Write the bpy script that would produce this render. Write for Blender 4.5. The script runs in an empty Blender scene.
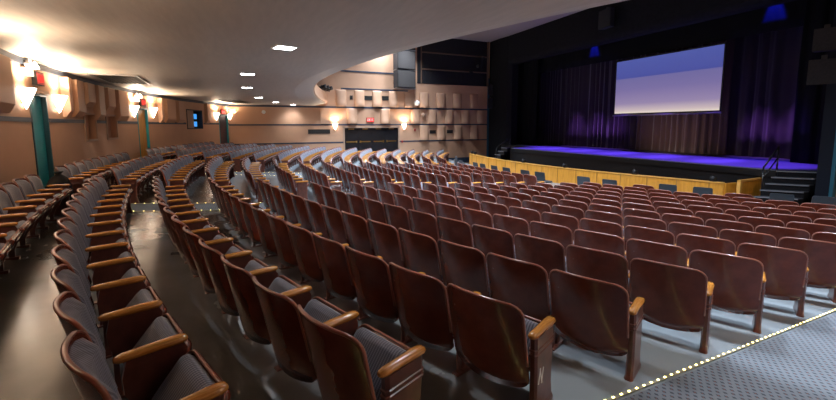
import bpy, bmesh, math, random
from mathutils import Vector, Matrix
rnd = random.Random(7)
SC = bpy.context.scene
COL = SC.collection
PI = math.pi
R_ = math.radians

# ------------------------------------------------------------------ layout of the house (metres)
CX, CY = -13.043, 26.389            # centre of the curved rows; the camera's eye is over (0, 0)
EYE = 2.6                            # eye height above the floor at the pit rail
SOFFIT = EYE + 1.36                  # underside of the balcony
HALL = EYE + 6.65                    # main ceiling
RW = 30.55                           # curved rear wall
XF = -26.5                           # far side wall
ROWS = [('Z', 30.08), ('A', 29.156), ('B', 28.265), ('C', 27.338), ('D', 26.443), ('E', 25.506), ('F', 24.621), ('G', 23.734),
        ('H', 22.827), ('I', 21.943), ('J', 21.072), ('K', 20.198), ('L', 19.326), ('M', 18.451), ('N', 17.59)]
PITCH = 0.59

def fz(R):                           # floor height at radius R (a dished floor)
    R = max(15.4, min(31.5, R))
    q = R - 28.265
    return EYE + 0.053 - 1.803 + 0.0785*q - 0.0003*q*q - 0.00011*q**3
def fxy(x, y): return fz(math.hypot(x-CX, y-CY))
def pol(R, a, z=0.0): return Vector((CX + R*math.sin(a), CY - R*math.cos(a), z))
def ang_at_x(R, x): return math.asin((x-CX)/R)

# ------------------------------------------------------------------ materials
def mat(name, base=(.5,.5,.5), rough=.5, metal=0.0, emit=None, estr=0.0, coat=0.0, spec=.5, sheen=0.0):
    m = bpy.data.materials.new(name); m.use_nodes = True
    b = m.node_tree.nodes['Principled BSDF']
    b.inputs['Base Color'].default_value = (*base, 1)
    b.inputs['Roughness'].default_value = rough
    b.inputs['Metallic'].default_value = metal
    b.inputs['Specular IOR Level'].default_value = spec
    if coat:
        b.inputs['Coat Weight'].default_value = coat; b.inputs['Coat Roughness'].default_value = .12
    if sheen: b.inputs['Sheen Weight'].default_value = sheen
    if emit:
        b.inputs['Emission Color'].default_value = (*emit, 1); b.inputs['Emission Strength'].default_value = estr
    m.diffuse_color = (*base, 1)
    return m
def nodes(m): return m.node_tree.nodes, m.node_tree.links, m.node_tree.nodes['Principled BSDF']
def noisy(m, c1, c2, scale=4.0, detail=4.0, lo=.35, hi=.65, stretch=(1,1,1), bump=0.0, rough=None, coord='Object'):
    n, l, b = nodes(m)
    tc = n.new('ShaderNodeTexCoord'); mp = n.new('ShaderNodeMapping'); mp.inputs['Scale'].default_value = stretch
    nz = n.new('ShaderNodeTexNoise'); nz.inputs['Scale'].default_value = scale; nz.inputs['Detail'].default_value = detail
    cr = n.new('ShaderNodeValToRGB')
    cr.color_ramp.elements[0].position = lo; cr.color_ramp.elements[0].color = (*c1, 1)
    cr.color_ramp.elements[1].position = hi; cr.color_ramp.elements[1].color = (*c2, 1)
    l.new(tc.outputs[coord], mp.inputs['Vector']); l.new(mp.outputs[0], nz.inputs['Vector'])
    l.new(nz.outputs['Fac'], cr.inputs['Fac']); l.new(cr.outputs[0], b.inputs['Base Color'])
    if rough:
        mr = n.new('ShaderNodeMapRange'); mr.inputs['To Min'].default_value = rough[0]; mr.inputs['To Max'].default_value = rough[1]
        l.new(nz.outputs['Fac'], mr.inputs['Value']); l.new(mr.outputs[0], b.inputs['Roughness'])
    if bump:
        bp = n.new('ShaderNodeBump'); bp.inputs['Strength'].default_value = bump; bp.inputs['Distance'].default_value = .02
        l.new(nz.outputs['Fac'], bp.inputs['Height']); l.new(bp.outputs[0], b.inputs['Normal'])
    return m
M = {}
M['shell'] = noisy(mat('seat_shell_brown', rough=.3, coat=.2, spec=.4), (.105,.020,.010), (.135,.029,.015), 9, 3, rough=(.19,.30))
M['rim'] = mat('seat_shell_worn_edge', (.27,.085,.05), .28, coat=.4)
M['metal_brown'] = noisy(mat('painted_cast_iron', rough=.3, coat=.3), (.095,.028,.019), (.14,.042,.028), 14, 3)
M['arm'] = noisy(mat('armrest_maple', rough=.25, coat=.5), (.42,.155,.022), (.60,.26,.05), 14, 5, stretch=(9,1,9))
M['white'] = mat('white_paint', (.75,.75,.72), .5)
M['brass'] = mat('brass', (.75,.52,.16), .3, metal=1.0)
# woven upholstery with narrow vertical stripes
fab = mat('seat_fabric', (.11,.115,.16), .85, sheen=.3); M['fabric'] = fab
n, l, b = nodes(fab)
tc = n.new('ShaderNodeTexCoord'); sx = n.new('ShaderNodeSeparateXYZ'); l.new(tc.outputs['Object'], sx.inputs[0])
def math_node(n, l, op, a, bb=None, c=None):
    k = n.new('ShaderNodeMath'); k.operation = op
    for i, v in enumerate((a, bb, c)):
        if v is None: continue
        if isinstance(v, (int, float)): k.inputs[i].default_value = v
        else: l.new(v, k.inputs[i])
    return k.outputs[0]
s1 = math_node(n, l, 'SINE', math_node(n, l, 'MULTIPLY', sx.outputs['X'], 2*PI/.019))
s2 = math_node(n, l, 'SINE', math_node(n, l, 'MULTIPLY', math_node(n, l, 'ADD', sx.outputs['Z'], sx.outputs['Y']), 2*PI/.013))
s3 = math_node(n, l, 'ADD', math_node(n, l, 'MULTIPLY', s1, .5), math_node(n, l, 'MULTIPLY', s2, .25))
cr = n.new('ShaderNodeValToRGB'); cr.color_ramp.elements[0].position = .3; cr.color_ramp.elements[1].position = .8
cr.color_ramp.elements[0].color = (.055,.056,.078,1); cr.color_ramp.elements[1].color = (.19,.19,.24,1)
l.new(math_node(n, l, 'ADD', s3, .5), cr.inputs['Fac']); l.new(cr.outputs[0], b.inputs['Base Color'])
# architecture
M['peach'] = noisy(mat('peach_wall_paint', rough=.6), (.50,.285,.175), (.54,.31,.19), 1.3, 4, bump=.03, coord='Object')
M['peach_panel'] = mat('peach_panel_paint', (.52,.30,.185), .55)
M['navy'] = mat('navy_band_paint', (.03,.045,.075), .5)
M['teal'] = mat('teal_door_paint', (.015,.27,.33), .4)
M['teal_dark'] = mat('dark_teal_jamb', (.010,.055,.075), .4)  # darker teal, used on the first rear door's frame alone
M['wood_door'] = noisy(mat('golden_oak_door', rough=.35), (.46,.22,.04), (.58,.29,.06), 4, 5, stretch=(6,6,.6))
M['plum'] = mat('plum_brown_door_paint', (.045,.025,.035), .4)
M['soffit'] = noisy(mat('balcony_soffit_paint', rough=.5, spec=.4), (.46,.40,.355), (.51,.445,.395), 2.2, 3, stretch=(1,6,1), bump=.15, rough=(.42,.55))
M['hall_ceiling'] = mat('hall_ceiling_paint', (.40,.33,.32), .7)
M['black'] = mat('black_paint', (.010,.010,.012), .6)
M['black_soft'] = mat('black_velour', (.006,.006,.007), .95, spec=.2)
M['black_gloss'] = mat('black_door_paint', (.012,.012,.014), .22)
M['prosc'] = noisy(mat('charcoal_proscenium_paint', rough=.85, spec=.15), (.009,.009,.011), (.012,.012,.015), 6, 4, bump=.05)
M['grille'] = noisy(mat('speaker_grille_cloth', rough=.8), (.045,.038,.036), (.07,.06,.055), 30, 3)
M['charcoal'] = noisy(mat('speaker_cabinet_paint', rough=.75, spec=.25), (.018,.018,.021), (.026,.026,.030), 25, 3)
M['oak'] = noisy(mat('oak_rail_veneer', rough=.35), (.50,.205,.018), (.62,.275,.03), 3.0, 5, stretch=(5,5,.8))
M['oak_cap'] = noisy(mat('oak_rail_cap', rough=.3), (.64,.31,.06), (.72,.38,.08), 5, 4)
M['chair_dark'] = mat('slate_chair_vinyl', (.028,.036,.046), .5)
M['steel'] = mat('steel', (.55,.56,.58), .3, metal=1.0)
M['vent'] = mat('vent_dark', (.02,.017,.015), .6)
M['frame_peach'] = mat('peach_frame_paint', (.40,.26,.18), .5)
M['sconce'] = mat('sconce_glass', (.9,.85,.78), .4, emit=(1.0,.86,.70), estr=13.0)
M['lamp_cool'] = mat('downlight_diffuser', (.9,.9,.9), .4, emit=(.93,.96,1.0), estr=22.0)
M['lamp_em'] = mat('emergency_lamp_lens', (.9,.9,.9), .3, emit=(1.0,.86,.66), estr=8.0)
M['red'] = mat('exit_sign_red', (.5,.02,.02), .4, emit=(1.0,.03,.03), estr=1.1)
M['red_dim'] = mat('exit_sign_housing_red', (.35,.03,.03), .4, emit=(1.0,.05,.04), estr=.12)
M['exit_white'] = mat('exit_sign_letters', (.9,.6,.55), .4, emit=(1.0,.35,.3), estr=1.2)
M['led'] = mat('aisle_light_dot', (1,.95,.7), .4, emit=(1.0,.82,.26), estr=8.0)
M['led_base'] = mat('aisle_light_channel', (.30,.29,.22), .4)
M['monitor'] = mat('monitor_glow', (.02,.05,.1), .3, emit=(.05,.32,.85), estr=1.0)
M['stage_floor'] = noisy(mat('stage_floor_paint', rough=.5), (.042,.042,.06), (.055,.055,.075), 2, 4, rough=(.45,.6))
M['step_edge'] = mat('step_nosing_grey', (.20,.21,.24), .5)
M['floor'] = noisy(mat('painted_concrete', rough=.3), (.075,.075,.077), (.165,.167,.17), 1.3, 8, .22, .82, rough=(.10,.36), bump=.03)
# floor lighter blue-grey inside a set radius, darker mottled grey outside it
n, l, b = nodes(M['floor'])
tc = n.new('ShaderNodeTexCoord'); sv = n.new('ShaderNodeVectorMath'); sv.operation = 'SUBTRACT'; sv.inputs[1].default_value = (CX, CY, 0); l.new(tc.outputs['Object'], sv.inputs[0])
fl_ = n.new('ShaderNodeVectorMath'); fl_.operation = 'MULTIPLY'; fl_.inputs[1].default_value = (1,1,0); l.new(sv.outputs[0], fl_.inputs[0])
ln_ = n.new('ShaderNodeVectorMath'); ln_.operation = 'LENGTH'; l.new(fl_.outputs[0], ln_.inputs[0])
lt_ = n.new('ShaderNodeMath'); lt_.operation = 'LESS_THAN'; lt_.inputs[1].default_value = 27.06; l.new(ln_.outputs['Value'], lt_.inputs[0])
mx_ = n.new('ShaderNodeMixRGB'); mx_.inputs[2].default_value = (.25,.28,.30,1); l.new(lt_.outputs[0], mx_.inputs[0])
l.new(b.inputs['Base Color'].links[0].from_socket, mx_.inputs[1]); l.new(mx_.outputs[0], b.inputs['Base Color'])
# stage curtains
for nm, c in (('drape_brown', (.075,.045,.042)), ('drape_plum', (.032,.022,.032))): M[nm] = mat(nm, c, .85, sheen=.4, spec=.2)
# aisle carpet: small woven lattice with rust flecks
cp = mat('aisle_carpet', (.2,.22,.25), .95, spec=.1); M['carpet'] = cp
n, l, b = nodes(cp)
tc = n.new('ShaderNodeTexCoord'); sx = n.new('ShaderNodeSeparateXYZ'); l.new(tc.outputs['Object'], sx.inputs[0])
X, Y = sx.outputs['X'], sx.outputs['Y']
row = math_node(n, l, 'FLOOR', math_node(n, l, 'DIVIDE', Y, .042))
shift = math_node(n, l, 'MULTIPLY', math_node(n, l, 'MODULO', row, 2), .5)
u = math_node(n, l, 'FRACT', math_node(n, l, 'ADD', math_node(n, l, 'DIVIDE', X, .056), shift))
v = math_node(n, l, 'FRACT', math_node(n, l, 'DIVIDE', Y, .042))
du = math_node(n, l, 'ABSOLUTE', math_node(n, l, 'SUBTRACT', u, .5)); dv = math_node(n, l, 'ABSOLUTE', math_node(n, l, 'SUBTRACT', v, .5))
dark = math_node(n, l, 'LESS_THAN', math_node(n, l, 'ADD', du, dv), .33)
fleck = math_node(n, l, 'MULTIPLY', math_node(n, l, 'LESS_THAN', math_node(n, l, 'ADD', math_node(n, l, 'MULTIPLY', du, 1.6), dv), .17),
                  math_node(n, l, 'GREATER_THAN', math_node(n, l, 'MODULO', math_node(n, l, 'ABSOLUTE', row), 3), .5))
m1 = n.new('ShaderNodeMixRGB'); m1.inputs[1].default_value = (.165,.185,.21,1); m1.inputs[2].default_value = (.06,.066,.082,1); l.new(dark, m1.inputs[0])
m2 = n.new('ShaderNodeMixRGB'); m2.inputs[2].default_value = (.20,.085,.07,1); l.new(fleck, m2.inputs[0]); l.new(m1.outputs[0], m2.inputs[1])
l.new(m2.outputs[0], b.inputs['Base Color'])
# projected picture on the screen: blue sky band over a pale dusk gradient (local x 0..1, z 0..1 through Generated)
sm = mat('projection_picture', (.6,.6,.6), .6); M['picture'] = sm
n, l, b = nodes(sm)
tc = n.new('ShaderNodeTexCoord'); sx = n.new('ShaderNodeSeparateXYZ'); l.new(tc.outputs['Generated'], sx.inputs[0])
line = math_node(n, l, 'ADD', sx.outputs['Z'], math_node(n, l, 'MULTIPLY', sx.outputs['X'], -.0))
cr = n.new('ShaderNodeValToRGB'); e = cr.color_ramp.elements
e[0].position = 0.0; e[0].color = (.82,.72,.60,1)
e[1].position = 1.0; e[1].color = (.075,.10,.38,1)
for p, c in ((.05,(.62,.50,.50)), (.18,(.31,.24,.41)), (.45,(.19,.155,.36)), (.655,(.155,.138,.345)), (.665,(.062,.078,.34))):
    k = e.new(p); k.color = (*c, 1)
l.new(line, cr.inputs['Fac'])
b.inputs['Base Color'].default_value = (.05,.05,.05,1)
l.new(cr.outputs[0], b.inputs['Emission Color']); b.inputs['Emission Strength'].default_value = .80

# ------------------------------------------------------------------ mesh building
class MB:
    def __init__(s): s.v = []; s.f = []; s.m = []; s.sm = []
    def add(s, vs, fs, mi=0, smooth=False, T=None):
        o = len(s.v)
        s.v += [tuple(T @ Vector(p)) if T is not None else tuple(p) for p in vs]
        for f in fs:
            s.f.append(tuple(o+i for i in f)); s.m.append(mi); s.sm.append(smooth)
        return s
    def box(s, lo, hi, mi=0, T=None):
        x0,y0,z0 = lo; x1,y1,z1 = hi
        return s.add([(x0,y0,z0),(x1,y0,z0),(x1,y1,z0),(x0,y1,z0),(x0,y0,z1),(x1,y0,z1),(x1,y1,z1),(x0,y1,z1)],
                     [(0,3,2,1),(4,5,6,7),(0,1,5,4),(1,2,6,5),(2,3,7,6),(3,0,4,7)], mi, False, T)
    def prism(s, poly, z0, z1, mi=0, T=None, smooth=False):       # polygon in xy, counter-clockwise
        k = len(poly)
        vs = [(x,y,z0) for x,y in poly] + [(x,y,z1) for x,y in poly]
        s.add(vs, [tuple(range(k-1,-1,-1)), tuple(range(k,2*k))], mi, False, T)
        return s.add(vs, [(i,(i+1)%k,k+(i+1)%k,k+i) for i in range(k)], mi, smooth, T)
    def loft(s, rings, mi=0, smooth=True, cap=True, T=None, closed=True):
        k = len(rings[0]); vs = [p for r in rings for p in r]; fs = []
        for j in range(len(rings)-1):
            for i in range(k if closed else k-1):
                a = j*k+i; c = j*k+(i+1)%k
                fs.append((a, c, c+k, a+k))
        s.add(vs, fs, mi, smooth, T)
        if cap and closed:
            s.add(rings[0], [tuple(range(k-1,-1,-1))], mi, False, T); s.add(rings[-1], [tuple(range(k))], mi, False, T)
        return s
    def tube(s, pts, r, mi=0, seg=8, T=None):
        pts = [Vector(p) for p in pts]; rings = []
        for i, p in enumerate(pts):
            d = (pts[min(i+1,len(pts)-1)] - pts[max(i-1,0)]).normalized()
            a = d.orthogonal().normalized() if abs(d.z) > .95 else d.cross(Vector((0,0,1))).normalized()
            c = d.cross(a)
            rr = r[i] if isinstance(r, (list, tuple)) else r
            rings.append([tuple(p + a*math.cos(t)*rr + c*math.sin(t)*rr) for t in (2*PI*q/seg for q in range(seg))])
        return s.loft(rings, mi, True, True, T)
    def lathe(s, prof, seg=20, mi=0, T=None, a0=0, a1=2*PI, smooth=True):
        full = abs(a1-a0-2*PI) < 1e-6
        k = seg if full else seg+1; vs = []; fs = []
        for r, z in prof:
            for i in range(k):
                t = a0+(a1-a0)*i/seg
                vs.append((r*math.cos(t), r*math.sin(t), z))
        for j in range(len(prof)-1):
            for i in range(seg):
                a = j*k+i; c = j*k+(i+1)%k
                fs.append((a,c,c+k,a+k))
        return s.add(vs, fs, mi, smooth, T)
    def mesh(s, name, mats):
        me = bpy.data.meshes.new(name); me.from_pydata(s.v, [], s.f)
        for m_ in mats: me.materials.append(m_)
        me.polygons.foreach_set('material_index', s.m); me.polygons.foreach_set('use_smooth', s.sm)
        bm = bmesh.new(); bm.from_mesh(me)
        bmesh.ops.remove_doubles(bm, verts=bm.verts, dist=1e-5)
        bmesh.ops.recalc_face_normals(bm, faces=bm.faces)
        bm.to_mesh(me); bm.free(); me.update()
        return me
def link(name, me, parent=None, loc=(0,0,0), rz=0.0):
    o = bpy.data.objects.new(name, me); COL.objects.link(o)
    o.location = loc; o.rotation_euler = (0,0,rz)
    if parent: o.parent = parent
    return o
def obj(name, mb, mats, parent=None, loc=(0,0,0), rz=0.0):
    if not isinstance(mats, (list, tuple)): mats = [mats]
    return link(name, mb.mesh(name, mats), parent, loc, rz)
def tag(o, label, cat, group=None, kind=None):
    o['label'] = label; o['category'] = cat
    if group: o['group'] = group
    if kind: o['kind'] = kind
    return o
def thing(name, label, cat, loc=(0,0,0), rz=0.0, group=None):
    return tag(link(name, None, None, loc, rz), label, cat, group)
def struct(name, mb, mats, parent=None, loc=(0,0,0), rz=0.0):
    o = obj(name, mb, mats, parent, loc, rz)
    if not parent: o['kind'] = 'structure'
    return o
def bevel(o, w=.01, seg=2):
    md = o.modifiers.new('bevel', 'BEVEL'); md.width = w; md.segments = seg; md.limit_method = 'ANGLE'; md.angle_limit = R_(40)
    return o
ORD = ['zeroth','first','second','third','fourth','fifth','sixth','seventh','eighth','ninth','tenth','eleventh','twelfth','thirteenth','fourteenth','fifteenth']

# ------------------------------------------------------------------ theatre seat (local: +y faces the stage, z 0 at the floor)
HB, TOPZ = .284, .758
def back_y(x, z): return .055 - .125*(z-.16)/.58 - .072*(1-(x/HB)**2)
def top_z(x, w=HB, base=TOPZ, r=.075):
    t = max(0, (abs(x)-(w-r))/r); return base + .022*(1-(x/w)**2) - r*(1-math.sqrt(max(0,1-t*t)))
def bot_z(x, w=HB, base=.155, r=.05):
    t = max(0, (abs(x)-(w-r))/r); return base + .03*(x/w)**2 + r*.9*(1-math.sqrt(max(0,1-t*t)))
US = [-1,-.985,-.95,-.88,-.76,-.6,-.4,-.2,0,.2,.4,.6,.76,.88,.95,.985,1]
def make_shell():
    mb = MB(); nv = 8; th = .016
    fr, bk = [], []
    for u_ in US:
        x = u_*HB; z0, z1 = bot_z(x), top_z(x)
        cb, cf = [], []
        for j in range(nv+1):
            z = z0+(z1-z0)*j/nv; y = back_y(x, z)
            cb.append((x, y-th/2, z)); cf.append((x, y+th/2, z))
        bk.append(cb); fr.append(cf)
    mb.loft(bk, 0, True, False, closed=False); mb.loft(fr, 0, True, False, closed=False)
    k = len(US)
    def strip(seq_f, seq_b, mi):
        vs = seq_f + seq_b; q = len(seq_f)
        mb.add(vs, [(i, i+1, q+i+1, q+i) for i in range(q-1)], mi, False)
    # raised worn edge moulding running over the sides and top
    path = [bk[0][j] for j in range(2, nv+1)] + [bk[i][nv] for i in range(1,k)] + [bk[k-1][j] for j in range(nv-1, 1, -1)]
    ctr = [Vector((p[0], p[1]+th/2, p[2])) for p in path]
    rings = []
    for i, p in enumerate(ctr):
        d = (ctr[min(i+1,len(ctr)-1)]-ctr[max(i-1,0)]).normalized(); nrm = Vector((0,1,0)); o_ = d.cross(nrm).normalized()
        rings.append([tuple(p+o_*a+nrm*c) for a, c in ((-.008,-.011),(.001,-.011),(.005,-.005),(.005,.005),(.001,.011),(-.008,.011))])
    mb.loft(rings, 1, True, True)
    strip([fr[i][0] for i in range(k)], [bk[i][0] for i in range(k)], 0)
    return mb.mesh('back_shell', [M['shell'], M['rim']])
def make_pad():
    mb = MB(); nv = 7; w = HB-.022
    us = [-1,-.97,-.88,-.7,-.4,0,.4,.7,.88,.97,1]
    cols = []
    for u_ in us:
        x = u_*w; z0 = bot_z(x, w, .23, .12); z1 = top_z(x, w, TOPZ-.028, .07)
        c = []
        for j in range(nv+1):
            f = j/nv; z = z0+(z1-z0)*f
            e_ = min(1-abs(u_), min(f, 1-f)*1.6)
            puff = .006 + .042*math.sqrt(max(0, 1-(1-min(1, e_*4.5))**2))
            c.append((x, back_y(x, z)+.008+puff, z))
        cols.append(c)
    mb.loft(cols, 0, True, False, closed=False)
    # skirt back to the shell
    k = len(us)
    path = [cols[0][j] for j in range(nv+1)] + [cols[i][nv] for i in range(1,k)] + [cols[k-1][j] for j in range(nv-1,-1,-1)] + [cols[i][0] for i in range(k-2,0,-1)]
    bck = [(x, back_y(x,z)+.006, z) for x,y,z in path]; q = len(path)
    mb.add(path+bck, [(i,(i+1)%q,q+(i+1)%q,q+i) for i in range(q)], 0, True)
    return mb.mesh('back_cushion', [M['fabric']])
def seat_frame_pts(w, t0, t1, L0, L1, rr=.07):
    return None
A_SEAT = R_(49)
def seat_T():                          # local seat plane: s along the cushion (hinge to front edge), t outward from its upholstered face
    o_ = Vector((0,.135,.205)); s_ = Vector((0, math.cos(A_SEAT), math.sin(A_SEAT))); t_ = Vector((0, -math.sin(A_SEAT), math.cos(A_SEAT)))
    return Matrix(((1,s_.x,t_.x,o_.x),(0,s_.y,t_.y,o_.y),(0,s_.z,t_.z,o_.z),(0,0,0,1)))
def outline(w, L, r0, r1):             # hinge-end corners r0, front corners r1
    pts = []
    for cx_, cy_, r, a0 in ((w-r0, r0, r0, -90), (w-r1, L-r1, r1, 0), (-w+r1, L-r1, r1, 90), (-w+r0, r0, r0, 180)):
        for i in range(5):
            a = R_(a0+90*i/4); pts.append((cx_+r*math.cos(a), cy_+r*math.sin(a)))
    return pts
def make_pan():
    mb = MB(); T = seat_T()
    o1 = outline(.262, .345, .10, .06); o2 = outline(.235, .32, .10, .06)
    mb.loft([[(x,y+.012,-.055) for x,y in o2], [(x,y,-.035) for x,y in o1], [(x,y,-.008) for x,y in o1]], 0, True, True, T)
    # raised front lip
    front = [p for p in o1 if p[1] > .2]
    mb.tube([(x,y,0.0) for x,y in front], .010, 1, 6, T)
    return mb.mesh('seat_pan', [M['shell'], M['rim']])
def make_cushion():
    mb = MB(); T = seat_T(); rings = []
    for k_, (g, t) in enumerate(((0,-.006),(0,.022),(.012,.040),(.05,.056),(.11,.064))):
        rings.append([(x,y+.01,t) for x,y in outline(.245-g, .318-g, max(.02,.09-g*.5), max(.02,.05-g*.3)) ])
        rings[-1] = [(x, y+g*.5, t) for x,y,t in rings[-1]]
    mb.loft(rings, 0, True, True, T)
    return mb.mesh('seat_cushion', [M['fabric']])
XS = PITCH/2
def make_arm():                        # a rounded maple paddle, wider at the front
    mb = MB(); rings = []
    for y, w, t0, t1 in ((.025,.012,.520,.538),(.035,.024,.514,.545),(.06,.029,.511,.549),(.16,.029,.510,.550),(.27,.033,.508,.549),(.325,.033,.508,.546),(.345,.026,.512,.541),(.352,.012,.519,.534)):
        c = min(.012, w*.5, (t1-t0)*.4)
        rings.append([(-w,y,t0+c),(-w+c,y,t0),(w-c,y,t0),(w,y,t0+c),(w,y,t1-c),(w-c,y,t1),(-w+c,y,t1),(-w,y,t1-c)])
    mb.loft(rings, 0, True, True)
    return mb.mesh('armrest', [M['arm']])
def make_standard():                   # cast bracket between two seats: shaped plate, thin post, floor foot
    mb = MB(); th = .013
    prof = [(.075,.51),(.33,.51),(.345,.47),(.335,.36),(.29,.25),(.235,.18),(.205,.10),(.20,.0),(.15,.0),(.145,.10),(.12,.22),(.06,.33),(.055,.42)]
    vs = [(-th,y,z) for y,z in prof] + [(th,y,z) for y,z in prof]; k = len(prof)
    mb.add(vs, [tuple(range(k)), tuple(range(2*k-1,k-1,-1))] + [(i,k+i,k+(i+1)%k,(i+1)%k) for i in range(k)], 0)
    mb.box((-.009,.075,-.03),(.009,.105,.40), 0)
    mb.box((-.03,.05,-.03),(.03,.13,.006), 0); mb.box((-.03,.12,-.04),(.03,.24,.012), 0)
    return mb.mesh('standard', [M['metal_brown']])
def make_end_standard():               # wide aisle panel with fluted bands
    mb = MB(); k = 12; rings = []
    prof = [(-.03,.15),(.0,.155),(.03,.14),(.12,.125),(.30,.128),(.385,.135),(.39,.142),(.40,.142),(.405,.135),(.418,.135),(.423,.142),(.433,.142),(.438,.135),(.50,.138),(.51,.138)]
    for z, h in prof:
        t = .026 if h < .141 else .031
        yc = .19
        c = .02
        rings.append([(-t,yc-h+c,z),(-t+.012,yc-h,z),(t-.012,yc-h,z),(t,yc-h+c,z),(t,yc+h-c,z),(t-.012,yc+h,z),(-t+.012,yc+h,z),(-t,yc+h-c,z)])
    mb.loft(rings, 0, False, True)
    return mb.mesh('end_standard', [M['metal_brown']])
SM = dict(shell=make_shell(), pad=make_pad(), pan=make_pan(), cush=make_cushion(), arm=make_arm(), std=make_standard(), end=make_end_standard())

# ------------------------------------------------------------------ camera
F = 380.943
yaw, pit, rol = R_(24.0047), R_(6.17906), R_(-.1860)
right0 = Vector((math.sin(yaw), math.cos(yaw), 0)); fwd0 = Vector((-math.cos(yaw), math.sin(yaw), 0)); upz = Vector((0,0,1))
fwd = fwd0*math.cos(pit) - upz*math.sin(pit); up0 = fwd0*math.sin(pit) + upz*math.cos(pit)
rr_ = right0*math.cos(rol) + up0*math.sin(rol); uu_ = -right0*math.sin(rol) + up0*math.cos(rol)
cam_d = bpy.data.cameras.new('camera'); cam = bpy.data.objects.new('camera', cam_d); COL.objects.link(cam)
cam_d.sensor_width = 36; cam_d.lens = 36*F/836; cam_d.shift_y = -33.12/836; cam_d.clip_end = 200; cam_d.clip_start = .05
Mw = Matrix((rr_, uu_, -fwd)).transposed().to_4x4(); Mw.translation = Vector((0,0,EYE)); cam.matrix_world = Mw
SC.camera = cam
def pixel(p):
    d = Vector(p)-Vector((0,0,EYE)); z = d.dot(fwd)
    if z < .05: return None
    return 418+F*d.dot(rr_)/z, 200-33.12-F*d.dot(uu_)/z, z

def letters(mb, text, w, h, y0, y1, mi=0):
    cw = w/len(text); t = cw*.16
    for i, ch in enumerate(text):
        x = w/2-cw*(i+.5) ; hw_, hh = cw*.34, h/2          # read from the hall: local +x is the reader's left
        B_ = lambda a_, b_, c_, d_: mb.box((x-c_, y0, b_), (x-a_, y1, d_), mi)
        if ch == 'E':
            B_(-hw_,-hh,-hw_+t,hh)
            for zc in (-hh, -t/2, hh-t): B_(-hw_, zc, hw_, zc+t)
        elif ch == 'I': B_(-t/2,-hh,t/2,hh)
        elif ch == 'T': B_(-t/2,-hh,t/2,hh); B_(-hw_,hh-t,hw_,hh)
        elif ch == 'X':
            for sg in (1,-1):
                L = math.hypot(2*hw_,2*hh); an = math.atan2(2*hh, 2*hw_)*sg
                mb.box((-L/2,y0,-t/2),(L/2,y1,t/2), mi, Matrix.Translation((x,0,0)) @ Matrix.Rotation(an, 4, 'Y'))
        elif ch == 'N':
            B_(-hw_,-hh,-hw_+t,hh); B_(hw_-t,-hh,hw_,hh)
            L = math.hypot(2*hw_,2*hh); mb.box((-L/2,y0,-t/2),(L/2,y1,t/2), mi, Matrix.Translation((x,0,0)) @ Matrix.Rotation(-math.atan2(2*hh,2*hw_), 4, 'Y'))
# ------------------------------------------------------------------ rows of seats
def x_end(R): return -1.69 - .052*max(0, 28.0-R)*1.0 if R < 28 else -1.67
BLOCKS = []
spots = []                             # (distance, block, row index, seat index, R, a, n)
for ri, (rn, R) in enumerate(ROWS):
    for bn, xa, xb in (('near', x_end(R)+.0, -9.0), ('centre', -10.17, -15.82), ('far', -17.09, -24.35)):
        a0, a1 = ang_at_x(R, xa), ang_at_x(R, xb)
        n_ = int(((a0-a1)*R + .10)/PITCH)
        for i in range(n_):
            a = a0-(i+.5)*PITCH/R
            spots.append([0, bn, ri, i, R, a, n_])
def in_view(R, a, z):
    for dx in (-.3, .3):
        for h, dr in ((0,0), (.75,.1), (.5,-.35), (.1,-.2)):
            p = pol(R+dr, a + dx/R, z+h); q = pixel(p)
            if q and -6 < q[0] < 842 and -6 < q[1] < 406: return True
    return False
seen = []
for s in spots:
    z = fz(s[4]); p = pol(s[4], s[5], z+.4)
    if in_view(s[4], s[5], z):
        s[0] = (p-Vector((0,0,EYE))).length; seen.append(s)
seen.sort(key=lambda s: s[0])
EXTRA_O = [(16.74, ang_at_x(16.74, -5.47)), (16.74, ang_at_x(16.74, -7.44))]
single, mass = seen[:297], seen[297:]
_parts = (('back_shell','shell'), ('back_cushion','pad'), ('seat_pan','pan'))
def place_seat(R, a, i, n_, label, group, first_end=False, last_end=False):
    root = thing('theater_seat', label, 'theatre seat', pol(R, a, fz(R)), a, group)
    for nm, k in _parts:
        c = link(nm, SM[k], root)
        if nm == 'seat_pan': link('seat_cushion', SM['cush'], c)
    s = PITCH/2*(1-.19/R)
    link('armrest', SM['arm'], root, (s,0,0)); link('end_standard' if first_end else 'standard', SM['end'] if first_end else SM['std'], root, (s,0,0))
    if last_end:
        link('armrest', SM['arm'], root, (-s,0,0)); link('end_standard', SM['end'], root, (-s,0,0))
    return root
ROWPHRASE = lambda ri: 'row against the rear wall' if ri == 0 else f'{ORD[ri+1]} row from the rear wall'
for d_, bn, ri, i, R, a, n_ in single:
    rp = ROWPHRASE(ri)
    if bn == 'near':
        lab = f'burgundy seat beside the carpeted aisle, {rp}' if i == 0 else f'burgundy seat, {ORD[i+1]} in from the carpeted aisle, {rp}'
    elif bn == 'centre':
        lab = f'seat in the centre block, {ORD[i+1]} from its nearer aisle, {rp}'
    else:
        lab = f'seat in the far block, {ORD[i+1]} from its nearer aisle, {rp}'
    place_seat(R, a, i, n_, lab, f'theatre seats of the {bn} block', i == 0, i == n_-1)
for o_ in [o_ for o_ in COL.objects if o_.get('label') == 'burgundy seat beside the carpeted aisle, fourth row from the rear wall']:
    for c_ in o_.children:
        if c_.name.startswith('end_standard'):
            mb = MB(); letters(mb, 'N', .085, .10, .0, .0015)
            k_ = obj('row_letter', mb, M['white'], c_, (.027,.13,.24)); k_.rotation_euler = (0,R_(-14),R_(-90))
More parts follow.
